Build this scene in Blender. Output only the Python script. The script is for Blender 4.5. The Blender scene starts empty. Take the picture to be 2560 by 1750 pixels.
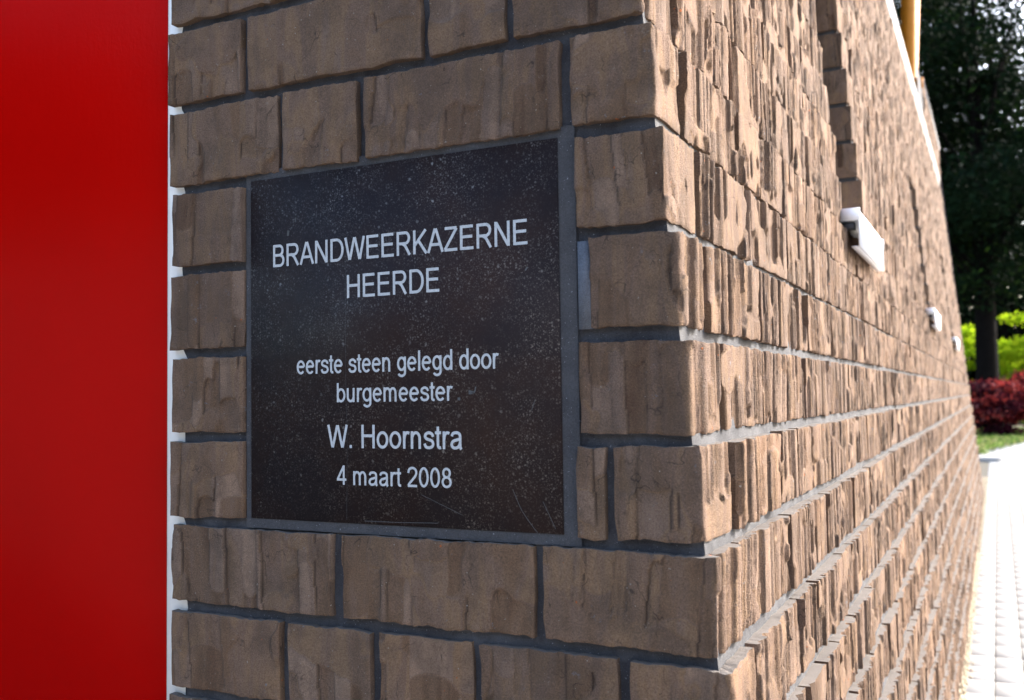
import bpy, math, random
import numpy as np
from mathutils import Matrix, Vector
random.seed(7)
C = bpy.context.scene.collection

# ------------------------------------------------------------------ camera, sky, sun, exposure
EYE = 1.2                     # height of the lens above the paving
FPX, YAW, PITCH, ROLL = 2436.15, 0.460772, 0.0484354, -0.0147003
f = np.array([-math.sin(YAW)*math.cos(PITCH), math.cos(YAW)*math.cos(PITCH), math.sin(PITCH)])
r0 = np.array([math.cos(YAW), math.sin(YAW), 0.0]); u0 = np.cross(r0, f)
rr = r0*math.cos(ROLL)+u0*math.sin(ROLL); uu = np.cross(rr, f)
cd = bpy.data.cameras.new('camera'); cam = bpy.data.objects.new('camera', cd); C.objects.link(cam)
M = Matrix(((rr[0], uu[0], -f[0], 0), (rr[1], uu[1], -f[1], 0), (rr[2], uu[2], -f[2], EYE), (0, 0, 0, 1)))
cam.matrix_world = M
cd.sensor_width = 36; cd.lens = 36*FPX/2560; cd.clip_start = 0.05; cd.clip_end = 2000
cd.dof.use_dof = True; cd.dof.focus_distance = 1.32; cd.dof.aperture_fstop = 6.3
sc = bpy.context.scene; sc.camera = cam
SUN = Vector((0.53, 0.64, 0.56)).normalized()
W = bpy.data.worlds.new('World'); sc.world = W; W.use_nodes = True
nt = W.node_tree; bg = nt.nodes['Background']
sky = nt.nodes.new('ShaderNodeTexSky'); sky.sky_type = 'NISHITA'; sky.sun_disc = False
sky.sun_elevation = math.asin(SUN.z); sky.sun_rotation = math.atan2(SUN.x, SUN.y)
sky.air_density = 1.0; sky.dust_density = 3.0; sky.ozone_density = 0.5
nt.links.new(sky.outputs[0], bg.inputs[0]); bg.inputs[1].default_value = 0.15
sl = bpy.data.lights.new('sun', 'SUN'); sl.energy = 2.4; sl.angle = math.radians(0.53); sl.color = (1.0, 0.99, 0.975)
so = bpy.data.objects.new('sun', sl); C.objects.link(so); so.rotation_euler = SUN.to_track_quat('Z', 'Y').to_euler()
sc.view_settings.view_transform = 'Standard'; sc.view_settings.look = 'None'
sc.view_settings.exposure = 2.5; sc.view_settings.gamma = 1.0; sc.view_settings.use_curve_mapping = False

# ------------------------------------------------------------------ material helpers
class NM:
    def __init__(s, name, rough=0.9, spec=0.3):
        s.m = bpy.data.materials.new(name); s.m.use_nodes = True
        s.t = s.m.node_tree; s.b = s.t.nodes['Principled BSDF']
        s.b.inputs['Roughness'].default_value = rough
        s.b.inputs['Specular IOR Level'].default_value = spec
        s.tc = s.n('ShaderNodeTexCoord')
    def n(s, typ, **kw):
        x = s.t.nodes.new(typ)
        for k, v in kw.items(): setattr(x, k, v)
        return x
    def l(s, a, b): s.t.links.new(a, b)
    def coords(s, scale=(1, 1, 1), obj_rand=True):
        mp = s.n('ShaderNodeMapping'); mp.inputs['Scale'].default_value = scale
        s.l(s.tc.outputs['Object'], mp.inputs[0])
        if obj_rand:
            oi = s.n('ShaderNodeObjectInfo'); mu = s.n('ShaderNodeMath', operation='MULTIPLY'); mu.inputs[1].default_value = 57.0
            s.l(oi.outputs['Random'], mu.inputs[0])
            cb = s.n('ShaderNodeCombineXYZ'); s.l(mu.outputs[0], cb.inputs[0]); s.l(mu.outputs[0], cb.inputs[2])
            s.l(cb.outputs[0], mp.inputs['Location'])
        return mp.outputs[0]
    def noise(s, vec, scale, detail=4, rough=0.55, dist=0.0):
        x = s.n('ShaderNodeTexNoise'); x.inputs['Scale'].default_value = scale
        x.inputs['Detail'].default_value = detail; x.inputs['Roughness'].default_value = rough
        x.inputs['Distortion'].default_value = dist
        s.l(vec, x.inputs['Vector']); return x.outputs['Fac']
    def ramp(s, fac, stops):
        x = s.n('ShaderNodeValToRGB'); e = x.color_ramp.elements
        while len(e) < len(stops): e.new(0.5)
        for q, (p, c) in zip(e, stops):
            q.position = p; q.color = (*c, 1) if len(c) == 3 else c
        s.l(fac, x.inputs[0]); return x.outputs['Color']
    def mix(s, fac, a, b, mode='MIX'):
        x = s.n('ShaderNodeMix', data_type='RGBA', blend_type=mode)
        for inp, v in ((x.inputs[0], fac), (x.inputs[6], a), (x.inputs[7], b)):
            if isinstance(v, (int, float)): inp.default_value = v
            elif isinstance(v, tuple): inp.default_value = (*v, 1)
            else: s.l(v, inp)
        return x.outputs[2]
    def bump(s, h, strength, dist, prev=None):
        x = s.n('ShaderNodeBump'); x.inputs['Strength'].default_value = strength; x.inputs['Distance'].default_value = dist
        s.l(h, x.inputs['Height'])
        if prev is not None: s.l(prev, x.inputs['Normal'])
        return x.outputs[0]
    def col(s, c):
        if isinstance(c, tuple): s.b.inputs['Base Color'].default_value = (*c, 1)
        else: s.l(c, s.b.inputs['Base Color'])
    def nor(s, x): s.l(x, s.b.inputs['Normal'])

def brick_material():
    k = NM('brown_brick', 0.93, 0.25)
    v = k.coords(); vs = k.coords((1, 1, 0.2))
    at = k.n('ShaderNodeAttribute', attribute_name='tone')
    st = k.noise(vs, 34, 2, 0.5, 0.8)
    ad = k.n('ShaderNodeMath', operation='MULTIPLY_ADD'); k.l(at.outputs['Fac'], ad.inputs[0]); ad.inputs[1].default_value = 0.72
    sth = k.n('ShaderNodeMath', operation='MULTIPLY_ADD'); k.l(st, sth.inputs[0]); sth.inputs[1].default_value = 1.0; sth.inputs[2].default_value = -0.27
    k.l(sth.outputs[0], ad.inputs[2])
    c = k.ramp(ad.outputs[0], [(0.10, (0.104, 0.055, 0.032)), (0.34, (0.163, 0.097, 0.058)), (0.50, (0.168, 0.106, 0.074)), (0.64, (0.209, 0.127, 0.074)), (0.80, (0.185, 0.121, 0.087)), (0.98, (0.251, 0.162, 0.111))])
    oi = k.n('ShaderNodeObjectInfo')
    tint = k.ramp(oi.outputs['Random'], [(0, (0.86, 0.86, 0.88)), (0.5, (1, 1, 1)), (1, (1.1, 1.06, 1.02))])
    c = k.mix(1.0, c, tint, 'MULTIPLY')
    bl = k.noise(v, 16, 3, 0.6)
    c = k.mix(k.ramp(bl, [(0.38, (0.45,)*3), (0.55, (0,)*3)]), c, (0.082, 0.054, 0.036))
    gr = k.noise(v, 620, 3, 0.75)
    c = k.mix(0.68, c, k.ramp(gr, [(0.3, (0.24,)*3), (0.5, (0.5,)*3), (0.72, (0.82,)*3)]), 'OVERLAY')
    # paler grey tone on the upper bed face of each brick
    bed = k.ramp(at.outputs['Fac'], [(0.0, (0,)*3), (1.0, (1,)*3)])
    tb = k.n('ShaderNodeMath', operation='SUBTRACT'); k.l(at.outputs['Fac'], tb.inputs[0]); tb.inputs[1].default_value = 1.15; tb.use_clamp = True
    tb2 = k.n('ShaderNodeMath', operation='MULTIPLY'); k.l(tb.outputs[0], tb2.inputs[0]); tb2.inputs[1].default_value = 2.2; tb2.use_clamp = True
    # creases: contour lines of a slow noise, only here and there
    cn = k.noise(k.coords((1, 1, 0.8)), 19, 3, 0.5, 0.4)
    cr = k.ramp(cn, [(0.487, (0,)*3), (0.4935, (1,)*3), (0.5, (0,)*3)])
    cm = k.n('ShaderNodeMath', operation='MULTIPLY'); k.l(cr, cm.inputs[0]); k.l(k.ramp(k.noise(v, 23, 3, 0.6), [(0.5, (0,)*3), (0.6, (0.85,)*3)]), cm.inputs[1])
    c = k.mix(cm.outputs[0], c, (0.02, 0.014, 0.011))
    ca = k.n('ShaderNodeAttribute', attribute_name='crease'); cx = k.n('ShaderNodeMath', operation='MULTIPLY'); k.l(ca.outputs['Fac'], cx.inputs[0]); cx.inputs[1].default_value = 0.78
    c = k.mix(cx.outputs[0], c, (0.035, 0.023, 0.017))  # shade of the fold steps painted into the brick colour
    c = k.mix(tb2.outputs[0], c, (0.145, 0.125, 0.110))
    rs_ = k.noise(v, 120, 1, 0.4); c = k.mix(k.ramp(rs_, [(0.80, (0,)*3), (0.82, (0.8,)*3)]), c, (0.42, 0.10, 0.02))
    # pale bloom patches and chalky specks
    p1 = k.noise(v, 28, 5, 0.7); p2 = k.noise(v, 420, 2, 0.6)
    mm = k.n('ShaderNodeMath', operation='MULTIPLY'); k.l(k.ramp(p1, [(0.62, (0,)*3), (0.75, (1,)*3)]), mm.inputs[0]); k.l(k.ramp(p2, [(0.5, (0,)*3), (0.64, (1,)*3)]), mm.inputs[1])
    c = k.mix(mm.outputs[0], c, (0.27, 0.225, 0.185))
    sp = k.noise(v, 260, 1, 0.5); c = k.mix(k.ramp(sp, [(0.765, (0,)*3), (0.79, (0.8,)*3)]), c, (0.34, 0.30, 0.25))
    # grey-blue mortar smears
    g1 = k.noise(v, 38, 5, 0.75); g2 = k.noise(v, 230, 2, 0.6)
    m2 = k.n('ShaderNodeMath', operation='MULTIPLY'); k.l(k.ramp(g1, [(0.63, (0,)*3), (0.70, (1,)*3)]), m2.inputs[0]); k.l(k.ramp(g2, [(0.48, (0,)*3), (0.6, (0.8,)*3)]), m2.inputs[1])
    c = k.mix(m2.outputs[0], c, (0.17, 0.18, 0.20))
    k.col(c)
    b = k.bump(gr, 0.9, 0.0032); b = k.bump(k.noise(v, 430, 2, 0.6), 0.45, 0.003, b)
    b = k.bump(k.noise(k.coords((1, 1, 0.07)), 220, 2, 0.5, 0.4), 0.16, 0.0016, b)
    b = k.bump(k.noise(vs, 60, 2, 0.5, 0.5), 0.35, 0.004, b)
    b = k.bump(cm.outputs[0], -0.8, 0.002, b)
    k.nor(b); return k.m

def mortar_material(name, dark, light):
    k = NM(name, 0.95, 0.2); v = k.coords((1, 1, 1), False)
    c = k.ramp(k.noise(v, 22, 5, 0.65), [(0.33, dark), (0.68, light)])
    gr = k.noise(v, 650, 3, 0.75)
    c = k.mix(0.6, c, k.ramp(gr, [(0.3, (0.3,)*3), (0.7, (0.7,)*3)]), 'OVERLAY')
    sp = k.noise(v, 480, 1, 0.5); c = k.mix(k.ramp(sp, [(0.74, (0,)*3), (0.78, (0.8,)*3)]), c, (0.34, 0.35, 0.37))
    k.col(c)
    b = k.bump(gr, 0.9, 0.002); b = k.bump(k.noise(v, 70, 4, 0.6), 0.4, 0.003, b); k.nor(b); return k.m

def simple(name, c, rough=0.6, spec=0.4, var=0.0, scale=8, bumps=0, bd=0.002, metallic=0):
    k = NM(name, rough, spec); v = k.coords((1, 1, 1), False)
    if var:
        lo = tuple(x*(1-var) for x in c); hi = tuple(min(1, x*(1+var)) for x in c)
        k.col(k.ramp(k.noise(v, scale, 5, 0.65), [(0.3, lo), (0.7, hi)]))
    else: k.col(c)
    if bumps: k.nor(k.bump(k.noise(v, bumps, 3, 0.6), 0.5, bd))
    k.b.inputs['Metallic'].default_value = metallic
    return k.m

def stone_material():
    k = NM('polished_bluestone', 0.5, 0.04); v = k.coords((1, 1, 1), False)
    c = k.ramp(k.noise(v, 6, 4, 0.6), [(0.38, (0.027, 0.0165, 0.0145)), (0.62, (0.0185, 0.0145, 0.0160))])
    dens = k.noise(v, 13, 4, 0.7)
    gate = k.ramp(dens, [(0.38, (0.10,)*3), (0.64, (1,)*3)])
    mp = k.n('ShaderNodeMapping'); mp.inputs['Scale'].default_value = (1, 1, 1)
    wn = k.n('ShaderNodeTexNoise'); wn.inputs['Scale'].default_value = 240; k.l(v, wn.inputs['Vector'])
    vm = k.n('ShaderNodeVectorMath', operation='MULTIPLY_ADD'); k.l(wn.outputs['Color'], vm.inputs[0]); vm.inputs[1].default_value = (0.004,)*3; k.l(v, vm.inputs[2])
    def flecks(scale, r, amt, keep):
        vo = k.n('ShaderNodeTexVoronoi'); vo.inputs['Scale'].default_value = scale; k.l(vm.outputs[0], vo.inputs['Vector'])
        a = k.ramp(vo.outputs['Distance'], [(r*0.6, (1,)*3), (r, (0,)*3)])
        sepc = k.n('ShaderNodeSeparateColor'); k.l(vo.outputs['Color'], sepc.inputs[0])
        bb = k.ramp(sepc.outputs[0], [(keep, (0,)*3), (min(1, keep+0.25), (1,)*3)])
        m1 = k.n('ShaderNodeMath', operation='MULTIPLY'); k.l(a, m1.inputs[0]); k.l(bb, m1.inputs[1])
        m3 = k.n('ShaderNodeMath', operation='MULTIPLY'); k.l(m1.outputs[0], m3.inputs[0]); k.l(gate, m3.inputs[1])
        m4 = k.n('ShaderNodeMath', operation='MULTIPLY'); k.l(m3.outputs[0], m4.inputs[0]); m4.inputs[1].default_value = amt
        return m4.outputs[0]
    c = k.mix(flecks(520, 0.46, 0.7, 0.25), c, (0.10, 0.088, 0.08))
    c = k.mix(flecks(270, 0.38, 0.9, 0.5), c, (0.13, 0.115, 0.105))
    c = k.mix(flecks(90, 0.2, 1.0, 0.72), c, (0.20, 0.185, 0.175))
    # small fossil rings
    vo = k.n('ShaderNodeTexVoronoi'); vo.inputs['Scale'].default_value = 60; k.l(vm.outputs[0], vo.inputs['Vector'])
    ring = k.ramp(vo.outputs['Distance'], [(0.17, (0,)*3), (0.2, (1,)*3), (0.23, (0,)*3)])
    sepc = k.n('ShaderNodeSeparateColor'); k.l(vo.outputs['Color'], sepc.inputs[0])
    m1 = k.n('ShaderNodeMath', operation='MULTIPLY'); k.l(ring, m1.inputs[0]); k.l(k.ramp(sepc.outputs[1], [(0.8, (0,)*3), (0.85, (0.6,)*3)]), m1.inputs[1])
    c = k.mix(m1.outputs[0], c, (0.22, 0.21, 0.2))
    rust = k.noise(v, 5, 3, 0.6)
    k.col(c)
    k.l(k.ramp(k.noise(v, 30, 4, 0.7), [(0.3, (0.34,)*3), (0.7, (0.55,)*3)]), k.b.inputs['Roughness'])
    return k.m

def leaf_material(name, stops, trans=0.35):
    k = NM(name, 0.8, 0.03); v = k.coords((1, 1, 1), False)
    at = k.n('ShaderNodeAttribute', attribute_name='tone')
    c = k.ramp(at.outputs['Fac'], stops); k.col(c)
    tr = k.n('ShaderNodeBsdfTranslucent'); k.l(c, tr.inputs[0])
    mx = k.n('ShaderNodeMixShader'); mx.inputs[0].default_value = trans
    k.l(k.b.outputs[0], mx.inputs[1]); k.l(tr.outputs[0], mx.inputs[2])
    out = [n for n in k.t.nodes if n.type == 'OUTPUT_MATERIAL'][0]; k.l(mx.outputs[0], out.inputs[0])
    return k.m

M_BRICK = brick_material()
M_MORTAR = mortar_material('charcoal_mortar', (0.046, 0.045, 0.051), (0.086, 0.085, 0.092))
M_MORTAR_S = mortar_material('side_wall_mortar', (0.060, 0.059, 0.062), (0.115, 0.112, 0.114))  # paler tone of mortar, used on the side wall
M_MARGIN = mortar_material('dark_grey_mortar', (0.060, 0.058, 0.062), (0.084, 0.082, 0.086))
M_PATCH = mortar_material('pale_mortar', (0.10, 0.105, 0.125), (0.16, 0.168, 0.19))
M_STONE = stone_material()
M_LETTER = simple('white_lettering', (0.44, 0.45, 0.455), 0.7, 0.3, 0.18, 300)
M_WHITE = simple('white_paint', (0.93, 0.91, 0.87), 0.45, 0.5, 0.03, 4)
M_SILL = simple('white_sill_paint', (0.78, 0.78, 0.80), 0.35, 0.5, 0.03, 6)
M_ALU = simple('silver_coping_metal', (0.15, 0.153, 0.157), 0.45, 0.35, 0.08, 5)
M_WOOD = simple('orange_timber', (0.44, 0.16, 0.006), 0.5, 0.4, 0.12, 14)
M_GLASS = simple('dark_window_glass', (0.02, 0.022, 0.026), 0.08, 0.6)
M_DARK = simple('black_rubber', (0.03, 0.03, 0.035), 0.7)
M_PAVE = simple('pale_concrete_paver', (0.25, 0.247, 0.24), 0.9, 0.1, 0.12, 3, 300, 0.0008)
M_SAND = simple('joint_sand', (0.085, 0.077, 0.062), 0.95, 0.1, 0.15, 40, 400, 0.001)
M_KERB = simple('kerb_concrete', (0.26, 0.257, 0.253), 0.9, 0.2, 0.1, 5)
M_SOIL = simple('verge_soil', (0.10, 0.085, 0.055), 0.95, 0.1, 0.4, 6)
M_GRAVEL = simple('beige_gravel_stone', (0.50, 0.42, 0.30), 0.9, 0.2, 0.35, 60)
M_BARK = simple('dark_bark', (0.006, 0.005, 0.0045), 0.95, 0.02, 0.3, 9, 20, 0.02)
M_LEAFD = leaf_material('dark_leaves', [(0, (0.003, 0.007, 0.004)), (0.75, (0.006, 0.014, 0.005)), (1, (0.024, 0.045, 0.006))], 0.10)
M_LEAFY = leaf_material('lime_leaves', [(0, (0.14, 0.26, 0.01)), (0.5, (0.34, 0.50, 0.015)), (1, (0.55, 0.62, 0.03))], 0.5)
M_LEAFR = leaf_material('maroon_leaves', [(0, (0.016, 0.004, 0.008)), (0.5, (0.045, 0.007, 0.012)), (0.62, (0.20, 0.020, 0.018)), (0.82, (0.38, 0.05, 0.035)), (1, (0.34, 0.18, 0.18))], 0.3)
M_GRASS = leaf_material('grass_leaves', [(0, (0.05, 0.09, 0.02)), (0.6, (0.16, 0.24, 0.05)), (1, (0.30, 0.27, 0.13))], 0.3)

def red_door_material():
    k = NM('glossy_red_door_paint', 0.24, 0.055); v = k.coords((1, 1, 1), False); vs = k.coords((1, 1, 0.25), False)
    c = k.ramp(k.noise(v, 3, 3, 0.6), [(0.3, (0.30, 0.0008, 0.0003)), (0.7, (0.325, 0.0010, 0.0004))]); k.col(c)
    b = k.bump(k.noise(v, 230, 2, 0.5), 0.16, 0.001); b = k.bump(k.noise(vs, 90, 3, 0.6, 0.4), 0.12, 0.0015, b); k.nor(b)
    return k.m
M_RED = red_door_material()

# ------------------------------------------------------------------ mesh helpers
def mesh_np(name, V, Q, mat, tone=None, smooth=False):
    """V (n,3) array, Q list/array of quads (or tris padded with -1)"""
    me = bpy.data.meshes.new(name)
    V = np.asarray(V, dtype=np.float32); Q = np.asarray(Q, dtype=np.int32)
    me.vertices.add(len(V)); me.vertices.foreach_set('co', V.ravel())
    k = Q.shape[1]
    me.loops.add(Q.size); me.loops.foreach_set('vertex_index', Q.ravel())
    me.polygons.add(len(Q)); me.polygons.foreach_set('loop_start', np.arange(0, Q.size, k, dtype=np.int32))
    me.polygons.foreach_set('loop_total', np.full(len(Q), k, dtype=np.int32))
    if smooth: me.polygons.foreach_set('use_smooth', np.ones(len(Q), dtype=bool))
    me.update(calc_edges=True); me.validate()
    if tone is not None:
        tone = np.asarray(tone, dtype=np.float32)
        if tone.ndim == 2:
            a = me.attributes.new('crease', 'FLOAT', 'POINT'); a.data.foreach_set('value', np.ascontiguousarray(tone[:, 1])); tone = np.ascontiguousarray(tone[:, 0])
        a = me.attributes.new('tone', 'FLOAT', 'POINT'); a.data.foreach_set('value', tone)
    me.materials.append(mat)
    return me
def obj(name, me, parent=None, loc=None):
    o = bpy.data.objects.new(name, me); C.objects.link(o)
    if parent is not None: o.parent = parent
    if loc is not None: o.location = loc
    return o
def thing(name, label, cat, loc=(0, 0, 0), group=None):
    o = bpy.data.objects.new(name, None); o.empty_display_size = 0.1; C.objects.link(o); o.location = loc
    o['label'] = label; o['category'] = cat
    if group: o['group'] = group
    return o
def boxes(bl):
    """list of (x0,x1,y0,y1,z0,z1) -> V,Q"""
    V = []; Q = []
    for (a, b, c, d, e, g) in bl:
        n = len(V)
        V += [(a, c, e), (b, c, e), (b, d, e), (a, d, e), (a, c, g), (b, c, g), (b, d, g), (a, d, g)]
        Q += [(n, n+3, n+2, n+1), (n+4, n+5, n+6, n+7), (n, n+1, n+5, n+4), (n+1, n+2, n+6, n+5), (n+2, n+3, n+7, n+6), (n+3, n, n+4, n+7)]
    return V, Q
def box_obj(name, b, mat, parent=None, bevel=0):
    V, Q = boxes([b] if not isinstance(b, list) else b)
    o = obj(name, mesh_np(name, V, Q, mat), parent)
    if bevel:
        m = o.modifiers.new('bevel', 'BEVEL'); m.width = bevel; m.segments = 2
    return o

def vnoise(rs, n, x, oct=3):
    """smooth 1-D value noise"""
    y = np.zeros_like(x); a = 1.0; tot = 0
    for o in range(oct):
        g = rs.rand(512)*2-1; xx = (x*n*(2**o)) % 500; i = xx.astype(int); fr = xx-i; fr = fr*fr*(3-2*fr)
        y += a*(g[i]*(1-fr)+g[i+1]*fr); tot += a; a *= 0.5
    return y/tot
def vnoise2(rs, nx, ny, X, Y):
    g = rs.rand(64, 64)*2-1; x = (X*nx) % 62; y = (Y*ny) % 62
    i = x.astype(int); j = y.astype(int); fx = x-i; fy = y-j; fx = fx*fx*(3-2*fx); fy = fy*fy*(3-2*fy)
    return (g[i, j]*(1-fx)*(1-fy)+g[i+1, j]*fx*(1-fy)+g[i, j+1]*(1-fx)*fy+g[i+1, j+1]*fx*fy)

def folds(rs, U, V, L, H, lo=0.004, hi=0.02, smooth_area=0.3, comb=1.0):
    """torn vertical folds of hand-pressed clay: heights -1..1 and a tone 0..1"""
    b = [-0.02]
    while b[-1] < L+0.03: b.append(b[-1] + rs.uniform(lo, hi)*(1 if rs.rand() < .7 else 2.2))
    b = np.array(b); n = len(b)
    shear = rs.uniform(-0.09, 0.09)
    W_ = U + shear*(V-H/2) + 0.0042*vnoise2(rs, 7, 8, U+1, V+1) + 0.0004*vnoise2(rs, 50, 24, U+1, V+1)
    idx = np.clip(np.searchsorted(b, W_.ravel()).reshape(W_.shape)-1, 0, n-2)
    fr = (W_-b[idx])/(b[idx+1]-b[idx])
    Ha = rs.uniform(-0.7, 0.7, n); Hb = rs.uniform(-0.7, 0.7, n); same = rs.rand(n) < 0.45; Hb[same] = Ha[same]
    vs = rs.uniform(0.1, 0.9, n)*H; tl = rs.uniform(-0.5, 0.75, n); tone = rs.rand(n)
    scal = (0.10*H)*np.sqrt(np.clip(1-(2*fr-1)**2, 0, 1))*np.where(rs.rand(n) < .5, 1, -1)[idx]
    tr = np.clip((V-vs[idx]-scal)/(0.0025)+0.5, 0, 1)
    h = Ha[idx]*(1-tr)+Hb[idx]*tr + tl[idx]*(fr-0.5) + 0.5*np.sin(fr*math.pi)*np.where(tone[idx] > .35, 1, -1)
    t = tone[idx]*(1-tr)+tone[(idx+3) % n]*tr
    # finer combed lines between the folds
    b2 = np.cumsum(rs.uniform(0.0012, 0.0045, int(L/0.0025)+30))-0.02
    i2 = np.clip(np.searchsorted(b2, (W_+0.0012*vnoise2(rs, 9, 22, U+4, V+1)).ravel()).reshape(W_.shape), 0, len(b2)-1)
    on = np.clip(vnoise2(rs, 16, 9, U+6, V+2)*3+0.6, 0, 1)
    h = h + 0.22*comb*(rs.rand(len(b2))[i2]*2-1)*on; t = t + 0.12*comb*(rs.rand(len(b2))[i2]-.5)
    # pressed smooth areas with a lobed outline
    s = vnoise2(rs, 14, 12, U+3, V+3)+0.35*vnoise2(rs, 45, 40, U+2, V+2)
    m = np.clip((s-(0.55-smooth_area))*9, 0, 1)
    h = h*(1-m)+m*(0.35+0.15*vnoise2(rs, 25, 25, U, V)); t = t*(1-m)+m*0.45
    return h, t

def brick_geo(seed, L, H, du, dv, amp, D=0.04, wf=0.0, famp=None, rough=0.0006, jag=1.0, hires_fold=(0.004, 0.02), sm=0.3, comb=1.0):
    """Brick whose face is in local (u, v): u runs along +Y (side) with normal +X. With wf>0 the brick first
    runs wf along +X on the front face (normal -Y) and then turns the corner. Origin: lower corner of the face."""
    rs = np.random.RandomState(seed)
    T = wf+L
    nu = max(3, int(round(T/du))); nv = max(3, int(round(H/dv)))
    u = np.linspace(0, T, nu+1); v = np.linspace(0, H, nv+1)
    if wf > 0: u[np.argmin(abs(u-wf))] = wf
    U, V = np.meshgrid(u, v, indexing='ij')
    h, t = folds(rs, U, V, T, H, hires_fold[0], hires_fold[1], sm, comb)
    A = np.full_like(U, amp)
    if famp is not None:
        k = np.clip((U-wf)/0.006, 0, 1) if L > 0 else 0*U
        A = famp*(1-k)+amp*k
    h = h*A + rough*(rs.rand(*U.shape)*2-1)
    # shade at the steep steps between folds, painted as a dark line
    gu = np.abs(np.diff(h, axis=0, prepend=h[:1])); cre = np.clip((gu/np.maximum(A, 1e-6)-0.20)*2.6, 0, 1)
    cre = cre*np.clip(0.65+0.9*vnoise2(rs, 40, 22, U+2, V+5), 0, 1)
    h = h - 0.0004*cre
    # eased edges
    e = np.minimum(np.minimum(V, H-V), np.minimum(U, T-U)); h = h - 0.0009*np.clip(1-e/0.002, 0, 1)**2
    Vv = V + jag*0.0016*vnoise2(rs, 40, 3, U, V)*np.abs(2*V/H-1)**3 + jag*0.001*vnoise(rs, 160, U+0.3, 1)*np.abs(2*V/H-1)**6
    Uu = U + jag*0.0016*vnoise2(rs, 3, 40, U, V)*np.abs(2*U/T-1)**6
    k = (U > wf).astype(float) if wf > 0 else np.ones_like(U)
    c = np.clip(1-np.abs(U-wf)/0.0022, 0, 1) if (wf > 0 and L > 0) else 0*U
    if L == 0: k = 0*U
    # base position
    X = np.where(k > 0, 0.0, Uu-wf); Y = np.where(k > 0, Uu-wf, 0.0)
    NX = np.where(k > 0, 1.0, 0.0)*(1-c)+0.7*c; NY = np.where(k > 0, 0.0, -1.0)*(1-c)-0.7*c
    chip = 0.0022*c*(0.5+0.7*vnoise(rs, 60, V+0.7, 3))
    X = X+(h-chip)*NX; Y = Y+(h-chip)*NY
    P = np.stack([X, Y, Vv], -1)
    # inner ring
    def inner(uu, vv):
        x = 0.0 if uu > wf else uu-wf; y = uu-wf if uu > wf else 0.0
        if wf > 0 and L > 0:
            x = min(x, -D); y = max(y, D)
        elif wf > 0 and L == 0: y = D
        else: x = -D
        return (x, y, vv)
    N1 = nv+1
    Vs = P.reshape(-1, 3); I = np.arange((nu+1)*N1).reshape(nu+1, N1)
    Qs = np.stack([I[:-1, :-1], I[1:, :-1], I[1:, 1:], I[:-1, 1:]], -1).reshape(-1, 4)
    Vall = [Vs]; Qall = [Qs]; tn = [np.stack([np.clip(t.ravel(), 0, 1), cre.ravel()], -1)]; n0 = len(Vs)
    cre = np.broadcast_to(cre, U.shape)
    for side in range(4):      # bottom, far end, top, near end: each with edge vertices of its own
        if side == 0: ring = [I[i, 0] for i in range(nu+1)]; uv = [(a, 0) for a in u]
        elif side == 1: ring = [I[nu, j] for j in range(nv+1)]; uv = [(T, b) for b in v]
        elif side == 2: ring = [I[i, nv] for i in range(nu, -1, -1)]; uv = [(a, H) for a in u[::-1]]
        else: ring = [I[0, j] for j in range(nv, -1, -1)]; uv = [(0, b) for b in v[::-1]]
        ring = np.array(ring); m = len(ring); inn = np.array([inner(a, b) for a, b in uv])
        Vall += [Vs[ring], inn]; j = np.arange(m-1)
        Qall.append(np.stack([n0+j, n0+m+j, n0+m+j+1, n0+j+1], -1)); n0 += 2*m
        tt = np.clip(t.ravel()[ring], 0, 1)
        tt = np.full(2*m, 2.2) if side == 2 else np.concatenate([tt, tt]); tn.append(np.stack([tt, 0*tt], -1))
    return np.vstack(Vall), np.vstack(Qall), np.concatenate(tn)

# ------------------------------------------------------------------ the brick building
CH = 0.1145; BH = 0.1010
def zb(k): return EYE + 0.0735 + CH*k          # bottom of course k
def xw(z): return -0.2875 - 0.095*(min(z, 3.56)-EYE)      # face of the leaning long wall
YF = 1.0                                        # front wall face
Y_END = 12.35
def st(a): return 1.333 if a < 3 else 1.2185     # the nearest opening is one course taller
SLITS = [(2.50, 3.05), (5.72, 6.27), (8.94, 9.49)]

bld = thing('brick_building', 'brown brick building with a leaning side wall, a red door and an engraved dark stone', 'building')
fw_me_V, fw_me_Q = [], []
def grid_quad(xs, zs, fn):
    V = [fn(a, b) for a in xs for b in zs]; n = len(zs); Q = []
    for i in range(len(xs)-1):
        for j in range(n-1):
            q = i*n+j; Q.append((q, q+n, q+n+1, q+1))
    return V, Q
rs = np.random.RandomState(3)
# front mortar: one sheet, right edge follows the lean
zs = np.linspace(0.0, 3.60, 401); xs = np.linspace(0, 1, 141)
gn = rs.rand(141, 401)
def fm(i, j):
    z = zs[j]; x1 = xw(z)-0.0074; x0 = -1.0095+0.0055*math.sin(z*57)+0.003*math.sin(z*131)
    return (x0+(x1-x0)*xs[i], YF+0.0095+0.0012*(gn[i, j]-.5)+0.0004*math.sin(z*40+xs[i]*9), z)
V, Q = grid_quad(range(141), range(401), fm)
# left return of the mortar
n0 = len(V)
for j in range(401): V.append((V[j][0]+0.001, YF+0.02, zs[j]))
for j in range(400): Q.append((n0+j, j, j+1, n0+j+1))
front_wall = obj('front_wall', mesh_np('front_wall', V, Q, M_MORTAR), bld)

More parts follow.
